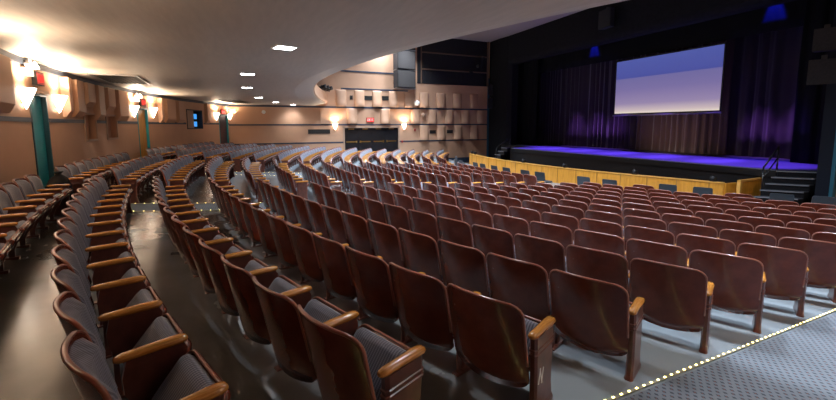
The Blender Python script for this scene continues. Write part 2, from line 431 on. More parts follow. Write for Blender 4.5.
for (R, a), lab in zip(EXTRA_O, ('lone burgundy seat of the front row, below the end of the oak rail', 'lone burgundy seat in the front row between two dark chairs')):
    place_seat(R, a, 0, 1, lab, 'lone front row seats', True, True)
# the remaining far seats, too many to single out
mb_mass = MB()
def add_mesh(mb, me, T, off):
    o_ = len(mb.v)
    mb.v += [tuple(T @ v_.co) for v_ in me.vertices]
    for p_ in me.polygons:
        mb.f.append(tuple(o_+i for i in p_.vertices)); mb.m.append(off+p_.material_index); mb.sm.append(p_.use_smooth)
MASS_M = [M['shell'], M['rim'], M['fabric'], M['arm'], M['metal_brown']]
for d_, bn, ri, i, R, a, n_ in mass:
    T = Matrix.Translation(pol(R, a, fz(R))) @ Matrix.Rotation(a, 4, 'Z'); s = PITCH/2*(1-.19/R)
    add_mesh(mb_mass, SM['shell'], T, 0); add_mesh(mb_mass, SM['pad'], T, 2); add_mesh(mb_mass, SM['pan'], T, 0); add_mesh(mb_mass, SM['cush'], T, 2)
    for e_, sx_ in ((i == 0, s), (i == n_-1, -s)):
        if sx_ < 0 and not e_: continue
        T2 = T @ Matrix.Translation((sx_,0,0))
        add_mesh(mb_mass, SM['arm'], T2, 3); add_mesh(mb_mass, SM['end'] if e_ else SM['std'], T2, 4)
me = bpy.data.meshes.new('theater_seating'); me.from_pydata(mb_mass.v, [], mb_mass.f)
for m_ in MASS_M: me.materials.append(m_)
me.polygons.foreach_set('material_index', mb_mass.m); me.polygons.foreach_set('use_smooth', mb_mass.sm); me.update()
tag(link('theater_seating', me), 'remaining rows of burgundy and grey seats in the far blocks by the side wall', 'theatre seats', kind='stuff')

# ------------------------------------------------------------------ floor and aisles
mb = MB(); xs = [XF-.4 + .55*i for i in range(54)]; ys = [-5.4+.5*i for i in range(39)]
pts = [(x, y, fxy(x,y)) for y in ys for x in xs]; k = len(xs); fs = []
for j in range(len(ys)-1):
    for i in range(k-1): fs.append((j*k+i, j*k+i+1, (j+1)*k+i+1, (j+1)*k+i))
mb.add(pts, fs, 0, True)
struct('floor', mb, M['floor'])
def aisle_strip(x0f, x1f, y0, y1, mb, dz=.006, step=.5):
    q = []; n_ = int((y1-y0)/step)+1
    for j in range(n_+1):
        y = y0+(y1-y0)*j/n_; xa, xb = x0f(y), x1f(y); m_ = max(2, int((xb-xa)/.6)+1)
        q.append([(xa+(xb-xa)*i/m_, y, fxy(xa+(xb-xa)*i/m_, y)+dz) for i in range(m_+1)])
    mb.loft(q, 0, True, False, closed=False)
def led_x(y): return -1.585 - .052*max(0, y-.5)
def lane(x0f, x1f, y0, y1, label):
    mb = MB(); aisle_strip(x0f, x1f, y0, y1, mb, .007); return tag(obj('aisle_carpet', mb, M['carpet']), label, 'carpet')
lane(lambda y: led_x(y)+.034, lambda y: .75 - .05*max(0,y-.5), -.75, 10.4, 'patterned grey carpet of the aisle at the photographer\'s feet')
lane(lambda y: -10.08, lambda y: -9.245, -3.8, 9.3, 'grey aisle carpet between the near and centre blocks')
lane(lambda y: -16.86, lambda y: -16.025, -3.8, 9.3, 'grey aisle carpet between the centre and far blocks')
def led_strip(xf, y0, y1, label, pitch=.085):
    root = thing('aisle_light_strip', label, 'light strip', (xf(y0), y0, fxy(xf(y0), y0)), 0, 'aisle edge light strips')
    L = root.location
    ch, dots = MB(), MB(); n_ = int((y1-y0)/pitch); w = .011; rows_ = []
    for j in range(0, n_+1, 4):
        y = y0+j*pitch; x = xf(y)
        rows_.append([(x-w-L.x, y-L.y, fxy(x,y)+.005-L.z), (x-w-L.x, y-L.y, fxy(x,y)+.014-L.z), (x+w-L.x, y-L.y, fxy(x,y)+.014-L.z), (x+w-L.x, y-L.y, fxy(x,y)+.005-L.z)])
    ch.loft(rows_, 0, False, True)
    for j in range(n_+1):
        y = y0+j*pitch; x = xf(y); z = fxy(x,y)+.014
        dots.box((x-.005-L.x, y-.009-L.y, z-L.z), (x+.005-L.x, y+.009-L.y, z+.004-L.z))
    obj('channel', ch, M['led_base'], root); obj('light_dots', dots, M['led'], root)['kind'] = 'stuff'
led_strip(led_x, -.6, 10.2, 'dotted yellow light strip along the near carpeted aisle')
led_strip(lambda y: -9.21, -3.7, 9, 'dotted light strip on the near edge of the nearer cross carpet', .17)
led_strip(lambda y: -10.11, -3.7, 9, 'dotted light strip on the far edge of the nearer cross carpet', .17)
led_strip(lambda y: -15.99, -3.7, 9, 'dotted light strip on the near edge of the further cross carpet', .17)
led_strip(lambda y: -16.89, -3.7, 9, 'dotted light strip on the far edge of the further cross carpet', .17)

# ------------------------------------------------------------------ rear wall (curved) with door recesses, niches and booth window
def dg(x): return R_(x)
FLZ = fz(RW)
DOORS = [(4.89, 3.19, 'teal'), (-8.75, -10.45, 'wood_door'), (-24.03, -25.95, 'plum')]
OPEN = [(a1, a0, FLZ-.2, 3.30) for a0, a1, _ in DOORS] + [(-2.45,-1.05,2.24,2.94), (-5.38,-4.0,2.24,2.94), (-20.6,-17.5,2.46,3.46)]
aset = {-26.2, 27.5}
for a0, a1, z0, z1 in OPEN: aset |= {a0, a1}
aa = sorted(aset); fine = []
for p_, q_ in zip(aa, aa[1:]):
    m_ = max(1, int((q_-p_)/.8)); fine += [p_+(q_-p_)*i/m_ for i in range(m_)]
fine.append(aa[-1])
zz = sorted({FLZ-.3, SOFFIT+.02} | {z for o_ in OPEN for z in o_[2:]})
mb = MB()
for p_, q_ in zip(fine, fine[1:]):
    for z0, z1 in zip(zz, zz[1:]):
        am, zm = (p_+q_)/2, (z0+z1)/2
        if any(o_[0] < am < o_[1] and o_[2] < zm < o_[3] for o_ in OPEN): continue
        mb.add([pol(RW,dg(p_),z0), pol(RW,dg(q_),z0), pol(RW,dg(q_),z1), pol(RW,dg(p_),z1)], [(0,1,2,3)], 0, True)
def recess(mb, a0, a1, z0, z1, depth, mj=0, mback=0, back=True):
    A = [pol(RW,dg(a0),0), pol(RW,dg(a1),0), pol(RW+depth,dg(a1),0), pol(RW+depth,dg(a0),0)]
    P = lambda i, z: (A[i].x, A[i].y, z)
    mb.add([P(0,z0),P(3,z0),P(3,z1),P(0,z1)], [(0,1,2,3)], mj); mb.add([P(1,z0),P(2,z0),P(2,z1),P(1,z1)], [(0,1,2,3)], mj)
    mb.add([P(0,z0),P(1,z0),P(2,z0),P(3,z0)], [(0,1,2,3)], mj); mb.add([P(0,z1),P(1,z1),P(2,z1),P(3,z1)], [(0,1,2,3)], mj)
    if back: mb.add([P(3,z0),P(2,z0),P(2,z1),P(3,z1)], [(0,1,2,3)], mback)
for o_ in OPEN[3:5]: recess(mb, *o_, .16)
struct('wall_rear', mb, M['peach'])
for k_, (a0, a1, leaf) in enumerate(DOORS):
    am = dg((a0+a1)/2); w = RW*dg(a0-a1)
    root = link(f'door_{k_+1}', None, None, pol(RW, am, FLZ), am); root['kind'] = 'structure'
    z1 = 3.30-FLZ; j = MB(); dep = .07
    j.box((-w/2,-dep-.05,-.05),(-w/2+.035,.02,z1)); j.box((w/2-.035,-dep-.05,-.05),(w/2,.02,z1)); j.box((-w/2,-dep-.05,z1-.04),(w/2,.02,z1))
    obj('door_frame', j, M['teal_dark'] if k_ == 0 else M['teal'], root)
    lf = MB(); lf.box((-w/2+.035,-dep-.05,0),(w/2-.035,-dep,z1-.04)); lo_ = obj('door_leaf', lf, M[leaf], root)
    h = MB(); h.box((w/2-.16,-dep,1.02),(w/2-.08,-dep+.012,1.32)); obj('push_plate', h, M['white'] if k_ == 0 else M['steel'], lo_)
    lt = MB(); lt.box((-w/2-.06,0,z1),(w/2+.06,.05,z1+.09)); lt.tube([(-w/2+.1,.09,z1+.02),(w/2-.1,.09,z1+.02)],.02); obj('lintel', lt, M['frame_peach'], root)
def arc_band(mb, R0, R1, a0, a1, z0, z1, mi=0, skip=()):
    step = .8; n_ = max(1, int(abs(a1-a0)/step)); q = []
    for i in range(n_+1):
        a = dg(a0+(a1-a0)*i/n_)
        q.append([tuple(pol(R1,a,z0)), tuple(pol(R0,a,z0)), tuple(pol(R0,a,z1)), tuple(pol(R1,a,z1))])
    mb.loft(q, mi, False, True)
mb = MB()
for a0, a1 in ((27,4.95),(3.13,-1.0),(-2.5,-3.95),(-5.42,-8.7),(-10.5,-17.3),(-20.8,-23.97),(-26.0,-26.2)):
    arc_band(mb, RW-.018, RW+.05, a0, a1, 2.70, 2.79)
struct('trim_1', mb, M['navy'])
mb = MB(); arc_band(mb, RW-.06, RW+.05, 27, -26.2, SOFFIT-.13, SOFFIT); struct('trim_2', mb, M['navy'])
# niche frames
for k_, o_ in enumerate(OPEN[3:5]):
    mb = MB(); e_ = .10
    arc_band(mb, RW-.03, RW+.01, o_[1]+e_, o_[0]-e_, o_[2]-.06, o_[2]); arc_band(mb, RW-.03, RW+.01, o_[1]+e_, o_[0]-e_, o_[3], o_[3]+.05)
    arc_band(mb, RW-.03, RW+.01, o_[1]+e_, o_[1], o_[2], o_[3]); arc_band(mb, RW-.03, RW+.01, o_[0], o_[0]-e_, o_[2], o_[3])
    o2 = struct(f'trim_{3+k_}', mb, M['frame_peach'])
# booth window with two monitors glowing behind the glass
a0, a1, z0, z1 = -17.5, -20.6, 2.46, 3.46; am = dg((a0+a1)/2); w = RW*dg(a0-a1)
root = link('window_1', None, None, pol(RW, am, z0), am); root['kind'] = 'structure'
f = MB(); h = z1-z0
f.box((-w/2,-.5,0),(w/2,.03,.045)); f.box((-w/2,-.5,h-.045),(w/2,.03,h)); f.box((-w/2,-.5,0),(-w/2+.045,.03,h)); f.box((w/2-.045,-.5,0),(w/2,.03,h)); f.box((-w/2,-.52,0),(w/2,-.5,h))
obj('window_frame', f, M['vent'], root)
p = MB(); p.box((w/2-.80,-.06,.045),(w/2-.045,-.03,h-.045)); obj('sliding_panel', p, M['frame_peach'], root)
ml = tag(link('booth_monitor', None, None, root.matrix_basis @ Vector((0,0,0))), 'blue glowing monitor, upper one in the booth window', 'monitor', 'booth monitors')
ml.location = pol(RW+.2, dg(-19.75), 3.12); ml.rotation_euler = (0,0,dg(-19.75))
for k_ in range(2):
    if k_: 
        ml = tag(link('booth_monitor', None, None), 'blue glowing monitor, lower one in the booth window', 'monitor', 'booth monitors')
        ml.location = pol(RW+.2, dg(-19.75), 2.72); ml.rotation_euler = (0,0,dg(-19.75))
    c = MB(); c.box((-.29,-.06,-.16),(.29,0,.16)); obj('housing', c, M['black'], ml)
    c = MB(); c.box((-.26,0,-.13),(.26,.008,.13)); obj('screen', c, M['monitor'], ml)

# angled acoustic boxes on the rear wall
BOXES = [(8.6,6.95,2.85,3.95,'beside the first teal door, on its left'),
         (1.48,0.8,2.84,3.9,'first to the right of the teal door'),
         (0.45,-0.71,2.85,3.9,'second to the right of the teal door'),
         (-0.95,-2.2,3.17,3.84,'raised above the nearer wall niche'),
         (-2.4,-3.44,2.79,3.9,'tall one between the two wall niches'),
         (-3.75,-5.0,3.10,3.84,'raised above the further wall niche'),
         (-5.3,-6.95,2.80,3.88,'just before the golden door'),
         (-12.3,-12.95,2.76,3.84,'first beyond the golden door'),
         (-13.3,-15.1,2.76,3.84,'second beyond the golden door'),
         (-15.5,-16.7,2.76,3.80,'beside the booth window'),
         (-21.1,-21.87,2.76,3.82,'between booth window and last door'),
         (11.2,9.4,2.85,3.95,'nearest of all, at the picture edge')]
for a0, a1, z0, z1, where in BOXES:
    am = dg((a0+a1)/2); w = RW*dg(abs(a0-a1)); z1 = min(z1, SOFFIT-.14)
    root = thing('mounted_acoustic_panel', f'angular peach acoustic box on the rear wall, {where}', 'acoustic panel', pol(RW-.002, am, z0), am, 'acoustic boxes on the rear wall')
    mb = MB(); H = z1-z0; b_ = min(.16, H*.2)
    d0, d1 = .16, .13
    def ring(z, s): return [(-w/2,0,z),(w/2,0,z),(w/2-.02*s,d0*s,z),(-w/2+.04,d1*s,z),(-w/2+.01,d0*.6*s,z)]
    mb.loft([ring(0,.35), ring(b_,1), ring(H,1)], 0, False, True)
    obj('panel_box', mb, M['peach_panel'], root)

# wall sconces: glowing wedge shades on a small bracket
def sconce(a, z, label, wall='rear'):
    if wall == 'rear': root = thing('wall_sconce', label, 'wall lamp', pol(RW-.004, dg(a), z), dg(a), 'glowing wall sconces')
    elif wall == 'near': root = thing('wall_sconce', label, 'wall lamp', (1.246, a, z), PI/2, 'glowing wall sconces')
    else: root = thing('wall_sconce', label, 'wall lamp', (XF+.004, a, z), -PI/2, 'glowing wall sconces')
    s = MB(); prof = [(.008,-.27),(.025,-.24),(.10,-.06),(.165,.10),(.18,.14),(.172,.14),(.16,.10)]
    s.lathe(prof, 16, 0, Matrix.Translation((0,.045,0)), -.35, PI+.35)
    obj('shade', s, M['sconce'], root)
    c = MB(); c.box((-.05,0,-.16),(.05,.05,.10)); c.tube([(0,.05,-.26),(0,.05,-.225)],[.012,.02],0,8); obj('bracket', c, M['brass'], root)
    ld = bpy.data.lights.new('sconce_bulb', 'SPOT'); ld.energy = SCONCE_W; ld.color = (1.0,.77,.53); ld.shadow_soft_size = .07; ld.spot_size = R_(165); ld.spot_blend = .6
    lo_ = bpy.data.objects.new('sconce_bulb', ld); COL.objects.link(lo_); lo_.parent = root; lo_.location = (0,.20,.20); lo_.rotation_euler = (R_(165),0,0)
SCONCE_W = 160
for a, z, lab in ((5.55,3.22,'glowing wedge sconce on the near side of the teal door'), (2.15,3.2,'glowing wedge sconce on the far side of the teal door'),
                  (-8.05,3.22,'glowing wedge sconce on the near side of the golden door'), (-11.2,3.22,'glowing wedge sconce on the far side of the golden door'),
                  (-23.35,3.22,'glowing wedge sconce on the near side of the last rear door'), (-26.35+.1,3.22,'glowing wedge sconce on the far side of the last rear door')):
    sconce(a, z, lab)
sconce(5.54, 2.60, 'glowing sconce left of the black double doors on the side wall', 'far')
sconce(10.67, 2.58, 'glowing sconce right of the black double doors on the side wall', 'far')
for a, lab in ((11.5,'further from'),(17.5,'closer to')):
    sconce(a, 3.22, f'glowing wedge sconce on the rear wall outside the picture, {lab} the photographer')
for y, lab in ((4.2,'closer'),(8.2,'further')):  # unseen sconces added for warm fill on the nearest seats
    sconce(y, 2.9, f'added unseen fill sconce on the near side wall outside the picture, {lab} one', 'near')

# exit signs with letters
def exit_sign(loc, rz, w, h, label, bright):
    root = thing('exit_sign', label, 'exit sign', loc, rz, 'red exit signs')
    c = MB(); c.box((-w/2-.02,0,-h/2-.02),(w/2+.02,.08,h/2+.02)); obj('housing', c, M['vent'], root)
    c = MB(); c.box((-w/2,.08,-h/2),(w/2,.088,h/2)); obj('face', c, M['red'] if bright else M['red_dim'], root)
    c = MB(); letters(c, 'EXIT', w*.9, h*.62, .088, .094); obj('lettering', c, M['exit_white'] if bright else M['red'], root)
exit_sign(pol(RW-.004, dg(4.05), 3.62), dg(4.05), .36, .24, 'dim red exit sign above the teal door', False)
exit_sign(pol(RW-.004, dg(-9.55), 3.53), dg(-9.55), .36, .24, 'dim red exit sign above the golden door', False)
exit_sign(pol(RW-.004, dg(-24.8), 3.45), dg(-24.8), .36, .24, 'bright red exit sign above the last rear door', True)
exit_sign((XF+.004, 8.05, 3.02), -PI/2, .50, .27, 'bright red exit sign above the black double doors', True)
# twin-head emergency lamps
def emergency(a, z, label):
    root = thing('mounted_emergency_lamp', label, 'emergency lamp', pol(RW-.004, dg(a), z), dg(a), 'emergency lamps')
    c = MB(); c.box((-.17,0,-.09),(.17,.10,.05)); obj('housing', c, M['white'], root)
    for s in (-.14,.14):
        T = Matrix.Translation((s,.12,.12)) @ Matrix.Rotation(R_(-70), 4, 'X')
        c = MB(); c.lathe([(0,-.05),(.06,-.05),(.09,.03),(.09,.05)], 14, 0, T); hd = obj('lamp_head', c, M['white'], root)
        c = MB(); c.lathe([(.088,.045),(0,.055)], 14, 0, T); obj('lens', c, M['lamp_em'], hd)
emergency(5.1, 3.72, 'twin headed emergency lamp beside the exit sign of the teal door')
emergency(-8.55, 3.62, 'twin headed emergency lamp beside the exit sign of the golden door')

# ------------------------------------------------------------------ far side wall with navy bands, pilaster panels and black doors
FY0 = CY-math.sqrt(RW**2-(XF-CX)**2); FY1 = 18.2
mb = MB(); DY0, DY1, DZ = 6.2, 10.2, 2.45
for y0, y1, z0, z1 in ((FY0,DY0,-.6,HALL),(DY1,FY1+1.6,-.6,HALL),(DY0,DY1,DZ,HALL)): mb.box((XF-.25,y0,z0),(XF,y1,z1))
struct('wall_side', mb, M['peach'])
mb = MB()
for zc in (6.36,5.16): mb.box((XF-.01,6,zc-.05),(XF+.02,11.0,zc+.05))
for y0, y1, zc, h in ((FY0,18.1,3.88,.055),(FY0,18.1,2.68,.045),(FY0,DY0-.12,1.46,.045),(DY1+.12,18.1,1.44,.045),(FY0,DY0-.12,.40,.06),(DY1+.12,18.1,-.02,.07)):
    if zc == .40: continue
    mb.box((XF-.01,y0,zc-h),(XF+.02,y1,zc+h))
struct('trim_5', mb, M['navy'])
mb = MB(); mb.box((XF-.01,DY1+.12,-.35),(XF+.025,18.1,.0)); struct('baseboard_side', mb, M['navy'])
mb = MB(); mb.box((XF-.01,18.02,-.3),(XF+.03,18.2,6.4)); struct('trim_6', mb, mat('blue_edge_paint', (.02,.10,.17), .5))
# black doors, four leaves
root = link('door_4', None, None, (XF, (DY0+DY1)/2, 0), -PI/2); root['kind'] = 'structure'
fl = fxy(XF, 8.2); W = DY1-DY0
f = MB(); f.box((-W/2-.10,-.2,fl-.05),(-W/2,.03,DZ+.1)); f.box((W/2,-.2,fl-.05),(W/2+.10,.03,DZ+.1)); f.box((-W/2-.1,-.2,DZ),(W/2+.1,.03,DZ+.1)); obj('door_frame', f, M['frame_peach'], root)
for k_ in range(4):
    x0 = -W/2+k_*W/4; lf = MB(); lf.box((x0+.008,-.16,fl-.04),(x0+W/4-.008,-.10,DZ)); lo_ = obj('door_leaf', lf, M['black_gloss'], root)
    hb = MB(); sgn = 1 if k_ % 2 == 0 else -1; xc = x0+W/8
    hb.box((xc-.38,-.10,fl+1.02),(xc+.38,-.085,fl+1.09)); hb.box((xc+sgn*.36-.05,-.10,fl+.98),(xc+sgn*.36+.05,-.06,fl+1.13)); obj('push_bar', hb, M['brass'], lo_)
    hb = MB(); hb.box((xc-.2,-.10,DZ-.10),(xc+.2,-.07,DZ-.05)); obj('door_closer', hb, M['brass'], lo_)
# pilaster panels (convex, deeper at the foot)
PIL = {'top': (3.95, 5.08, [6.0,7.3,8.6,9.85,11.05,12.33,13.75,15.22,16.74]), 'middle': (2.75, 3.82, [6.75,9.2,11.6,13.0,14.47,15.95,17.4]), 'bottom': (1.50, 2.62, [12.31,13.76,15.27,16.78])}
for rn, (z0, z1, ysr) in PIL.items():
    for k_, y in enumerate(reversed(ysr)):
        wd = .37
        root = thing('mounted_pilaster_panel', f'curved peach wall panel, {ORD[k_+1]} from the stage in the {rn} tier of the side wall', 'acoustic panel', (XF+.002, y, z0), -PI/2, 'curved panels of the side wall')
        mb = MB(); H = z1-z0; rings = []
        for f_, d_ in ((0,.27),(.04,.29),(.25,.22),(.6,.15),(.93,.12),(1,.09)):
            rings.append([(wd*math.cos(t), d_*math.sin(t), f_*H) for t in (PI*i/10 for i in range(11))])
        mb.loft(rings, 0, True, True)
        obj('panel_shell', mb, M['peach_panel'], root)
# flat mid panels left of the doors, vents and small fittings
for y0, y1, lab in ((4.55,5.2,'narrow upright peach panel left of the sconce on the side wall'),):
    mb = MB(); mb.box((XF+.002,y0,2.75),(XF+.10,y1,3.82)); tag(obj('mounted_wall_panel', mb, M['peach_panel']), lab, 'acoustic panel')
def vent(y, z, w, h, label):
    root = thing('wall_vent', label, 'vent', (XF+.002, y, z), -PI/2, 'vents of the side wall')
    c = MB(); c.box((-w/2,0,-h/2),(w/2,.012,h/2)); obj('backing', c, M['vent'], root)
    c = MB(); q = max(3, int(w/.12))
    for i in range(q+1): c.box((-w/2+i*w/q-.008,.012,-h/2),(-w/2+i*w/q+.008,.03,h/2))
    c.box((-w/2-.02,.0,h/2),(w/2+.02,.03,h/2+.02)); c.box((-w/2-.02,.0,-h/2-.02),(w/2+.02,.03,-h/2)); obj('grille', c, M['vent'], root)
vent(4.45, 2.22, 1.45, .26, 'long dark vent left of the black doors on the side wall')
vent(7.95, 4.56, .62, .26, 'dark vent high above the black doors, nearer of the pair')
vent(9.22, 4.58, .60, .26, 'dark vent high above the black doors, further of the pair')
vent(6.72, 4.56, .18, .24, 'small square vent high above the left sconce of the side wall')
vent(13.05, 2.12, .5, .22, 'dark vent in the bottom tier of the side wall, further from stage')
vent(14.55, 2.12, .5, .22, 'dark vent in the bottom tier of the side wall, nearer to stage')
def disc(name, y, z, r, d, m_, label, cat):
    mb = MB(); mb.lathe([(0,d),(r*.8,d),(r,d*.6),(r,0)], 18, 0, Matrix.Rotation(-PI/2, 4, 'Z') @ Matrix.Rotation(-PI/2, 4, 'X'))
    return tag(obj(name, mb, m_, None, (XF+.004, y, z)), label, cat)
disc('mounted_floodlight', 11.69, 4.28, .19, .30, mat('floodlight_face', (.8,.8,.8), .4, emit=(1,1,1), estr=.06), 'round white floodlight high on the side wall', 'floodlight')
disc('mounted_wall_speaker', 12.33-.1, 3.40, .15, .22, M['frame_peach'], 'small round brown wall speaker right of the sconce', 'speaker')
disc('mounted_horn', 1.0, 3.5, .12, .10, M['white'], 'small round white alarm sounder on the side wall near the corner', 'alarm')
for y, z, lab in ((11.55,2.28,'red fire alarm call point right of the sconce'), (10.5,1.42,'red fire alarm pull beside the black doors')):
    mb = MB(); mb.box((XF+.003,y-.06,z-.08),(XF+.06,y+.06,z+.08)); tag(obj('mounted_fire_alarm', mb, mat('alarm_red', (.4,.03,.03), .4)), lab, 'fire alarm')
# speaker cluster and dark grille bay on the upper side wall
GY0, GY1, GZ0, GZ1 = 11.75, 18.02, 5.75, HALL
root = thing('mounted_grille_bay', 'black grille bay with two wooden ledges high on the side wall', 'grille', (XF, 0, 0))
c = MB(); c.box((.003,GY0,GZ0),(.03,GY1,GZ1)); obj('backing', c, M['black'], root)
c = MB()
for i in range(40): c.box((.03,GY0+.05+i*.157,GZ0),(.05,GY0+.09+i*.157,GZ1))
obj('slats', c, M['black'], root)
for z in (8.05,6.82):
    c = MB(); c.box((.03,GY0+.3,z-.05),(.12,GY1,z+.04)); obj('ledge', c, mat('ledge_brown', (.14,.08,.05), .5), root)
c = MB(); c.box((.03,17.9,GZ0),(.14,18.02,GZ1)); c.box((.03,GY0+.28,GZ0),(.10,GY0+.36,GZ1)); obj('post', c, mat('post_brown', (.16,.095,.06), .5), root)
for k_, (z0, z1) in enumerate(((6.60,7.95),(5.30,6.55),(8.0,9.2))):
    lab = ('large dark loudspeaker cabinet on the side wall, middle of three stacked', 'large dark loudspeaker cabinet on the side wall, lowest of three stacked', 'large dark loudspeaker cabinet on the side wall, top of three stacked')[k_]
    root = thing('hanging_loudspeaker', lab, 'loudspeaker', (XF+.02, 10.65, z0), -PI/2, 'stacked cabinets on the side wall')
    c = MB(); c.prism([(-.72,.035),(.80,.035),(.80,.9),(-.72,.55)], 0, z1-z0); obj('cabinet', c, M['black'], root)
    c = MB(); sl = (.9-.55)/1.52
    c.add([(-.68,.56+.04*sl,.06),(.76,.905,.06),(.76,.905,z1-z0-.06),(-.68,.56+.04*sl,z1-z0-.06)],[(0,1,2,3)]); c.add([(-.68,.58+.04*sl,.06),(.76,.925,.06),(.76,.925,z1-z0-.06),(-.68,.58+.04*sl,z1-z0-.06)],[(0,1,2,3)])
    obj('grille_cloth', c, M['grille'], root)
    c = MB(); c.box((-.74,.03,-.045),(.82,.62,0)); obj('shelf_edge', c, M['steel'], root)
# lamps hung inside the grille bay
for k_, (y, z) in enumerate(((16.9,7.3),(17.3,7.9),(16.2,6.75))):
    root = thing('hanging_stage_light', f'black stage light hung beside the grille bay, {("middle","upper","lower")[k_]} one', 'stage light', (XF+.35, y, z), R_(40+20*k_), 'stage lights by the grille bay')
    c = MB(); c.lathe([(0,-.2),(.09,-.2),(.11,.15),(.12,.2),(.09,.2),(0,.1)], 14, 0, Matrix.Rotation(R_(110), 4, 'X')); obj('lamp_body', c, M['black'], root)
    c = MB(); c.box((-.14,-.02,0),(-.12,.02,.28)); c.box((.12,-.02,0),(.14,.02,.28)); c.box((-.14,-.02,.26),(.14,.02,.28)); obj('yoke', c, M['black'], root)

# ------------------------------------------------------------------ balcony: soffit, sloped lip, parapet
mb = MB(); RI, RL = 24.78, 24.05; q = []; AN = [ -33+ i*1.0 for i in range(0, 70)]
def clipx(R, a):
    p = pol(R, dg(a)); return p
def arcs(R0, z):
    out = []
    for a in AN:
        R = R0 + (1.0*max(0, (-a-8)/22)**2 if R0 < 26 else 0)
        p = pol(R, dg(a), z)
        if p.x < XF: p = Vector((XF, CY-math.sqrt(max(0, (R0 + (1.25 if R0 < 26 else 0))**2-(XF-CX)**2)), z))
        if p.x > 1.6: p = Vector((1.6, CY-math.sqrt(max(0, R*R-(1.6-CX)**2)), z))
        out.append(tuple(p))
    return out
mb.loft([arcs(31.5,SOFFIT), arcs(29,SOFFIT), arcs(27,SOFFIT), arcs(RI,SOFFIT), arcs(RL+.02,SOFFIT+.16), arcs(RL,SOFFIT+.2)], 0, False, False, closed=False)
struct('ceiling', mb, M['soffit'])
mb = MB(); mb.loft([arcs(RL,SOFFIT+.2), arcs(RL-.06,SOFFIT+.22), arcs(RL-.06,SOFFIT+.38), arcs(RL,SOFFIT+.40), arcs(RL,SOFFIT+.9), arcs(RL+.15,SOFFIT+.9), arcs(RL+.15,SOFFIT+.2)], 0, False, False, closed=False)
struct('wall_parapet', mb, M['peach_panel'])
mb = MB(); mb.loft([arcs(RL+.15,SOFFIT+.35), arcs(31.5,SOFFIT+1.2)], 0, False, False, closed=False); struct('floor_balcony', mb, M['carpet'])
for k_, a in enumerate((-31.0,-29.6,-28.2)):
    root = thing('hanging_stage_light', f'black spotlight on the balcony rail by the side wall, {ORD[3-k_]} from the wall'.replace('third from','furthest from').replace('first from','closest to'), 'stage light', pol(RL+.85, dg(a), SOFFIT+1.08), dg(a), 'balcony rail spotlights')
    c = MB(); c.lathe([(0,-.22),(.10,-.22),(.12,.18),(.14,.25),(.11,.25),(0,.15)], 14, 0, Matrix.Rotation(R_(-75), 4, 'X')); obj('lamp_body', c, M['black'], root)
    c = MB(); c.box((-.16,-.02,-.15),(-.13,.02,.12)); c.box((.13,-.02,-.15),(.16,.02,.12)); c.box((-.16,-.02,-.18),(.16,.02,-.15)); obj('yoke', c, M['black'], root)
# recessed square downlights in the soffit
DL = [(-7.17,.66),(-11.12,.07),(-14.97,.06),(-19.9,.56),(-23.4,1.55)]
DLOFF = [(-3.4,1.95),(-.2,3.6)]
names = ['nearest','second','third','fourth','fifth','sixth']
for k_, (x, y) in enumerate(DL + [(-25.9,2.75)] + DLOFF):
    a = math.atan2(x-CX, CY-y)
    lab = f'recessed cool white square downlight in the balcony ceiling, {names[k_]} along the arc' if k_ < 6 else 'recessed cool white square downlight over the near aisle, outside the picture'
    root = thing('recessed_ceiling_downlight', lab, 'ceiling light', (x,y,SOFFIT), a, 'recessed balcony downlights')
    c = MB(); o_, i_ = .19, .155
    for lo_, hi_ in (((-o_,-o_,-.012),(o_,-i_,.0)),((-o_,i_,-.012),(o_,o_,.0)),((-o_,-i_,-.012),(-i_,i_,.0)),((i_,-i_,-.012),(o_,i_,.0))): c.box(lo_, hi_)
    obj('trim_ring', c, M['white'], root)
    c = MB(); c.box((-i_,-i_,-.008),(i_,i_,-.003)); obj('diffuser', c, M['lamp_cool'], root)
    ld = bpy.data.lights.new('downlight_lamp', 'AREA'); ld.shape = 'SQUARE'; ld.size = .3; ld.energy = 20; ld.color = (.88,.94,1.0); ld.spread = R_(120)
    lo_ = bpy.data.objects.new('downlight_lamp', ld); COL.objects.link(lo_); lo_.parent = root; lo_.location = (0,0,-.02)
# slot vents in the soffit
def ceiling_vent(x, y, rz, L, hw, label):
    root = thing('ceiling_vent', label, 'vent', (x,y,SOFFIT), rz, 'soffit slot vents')
    c = MB(); c.box((-L/2,-hw,-.02),(L/2,hw,-.002)); obj('backing', c, M['vent'], root)
    c = MB(); c.box((-L/2-.04,-hw-.04,-.035),(L/2+.04,-hw,0)); c.box((-L/2-.04,hw,-.035),(L/2+.04,hw+.04,0)); c.box((-L/2-.04,-hw,-.035),(-L/2,hw,0)); c.box((L/2,-hw,-.035),(L/2+.04,hw,0)); obj('rim', c, M['steel'], root)
    c = MB(); n_ = int(2*hw/.11)
    for i in range(n_): c.box((-L/2,-hw+.05+i*.11,-.034),(L/2,-hw+.075+i*.11,-.02))
    obj('slats', c, M['vent'], root)
ceiling_vent(-13.6, -3.2, R_(4), 2.2, .48, 'dark slotted vent in the balcony ceiling over the rear wall niches')
ceiling_vent(-23.5, -.45, R_(-12), 3.0, .5, 'dark slotted vent in the balcony ceiling near the last rear door')

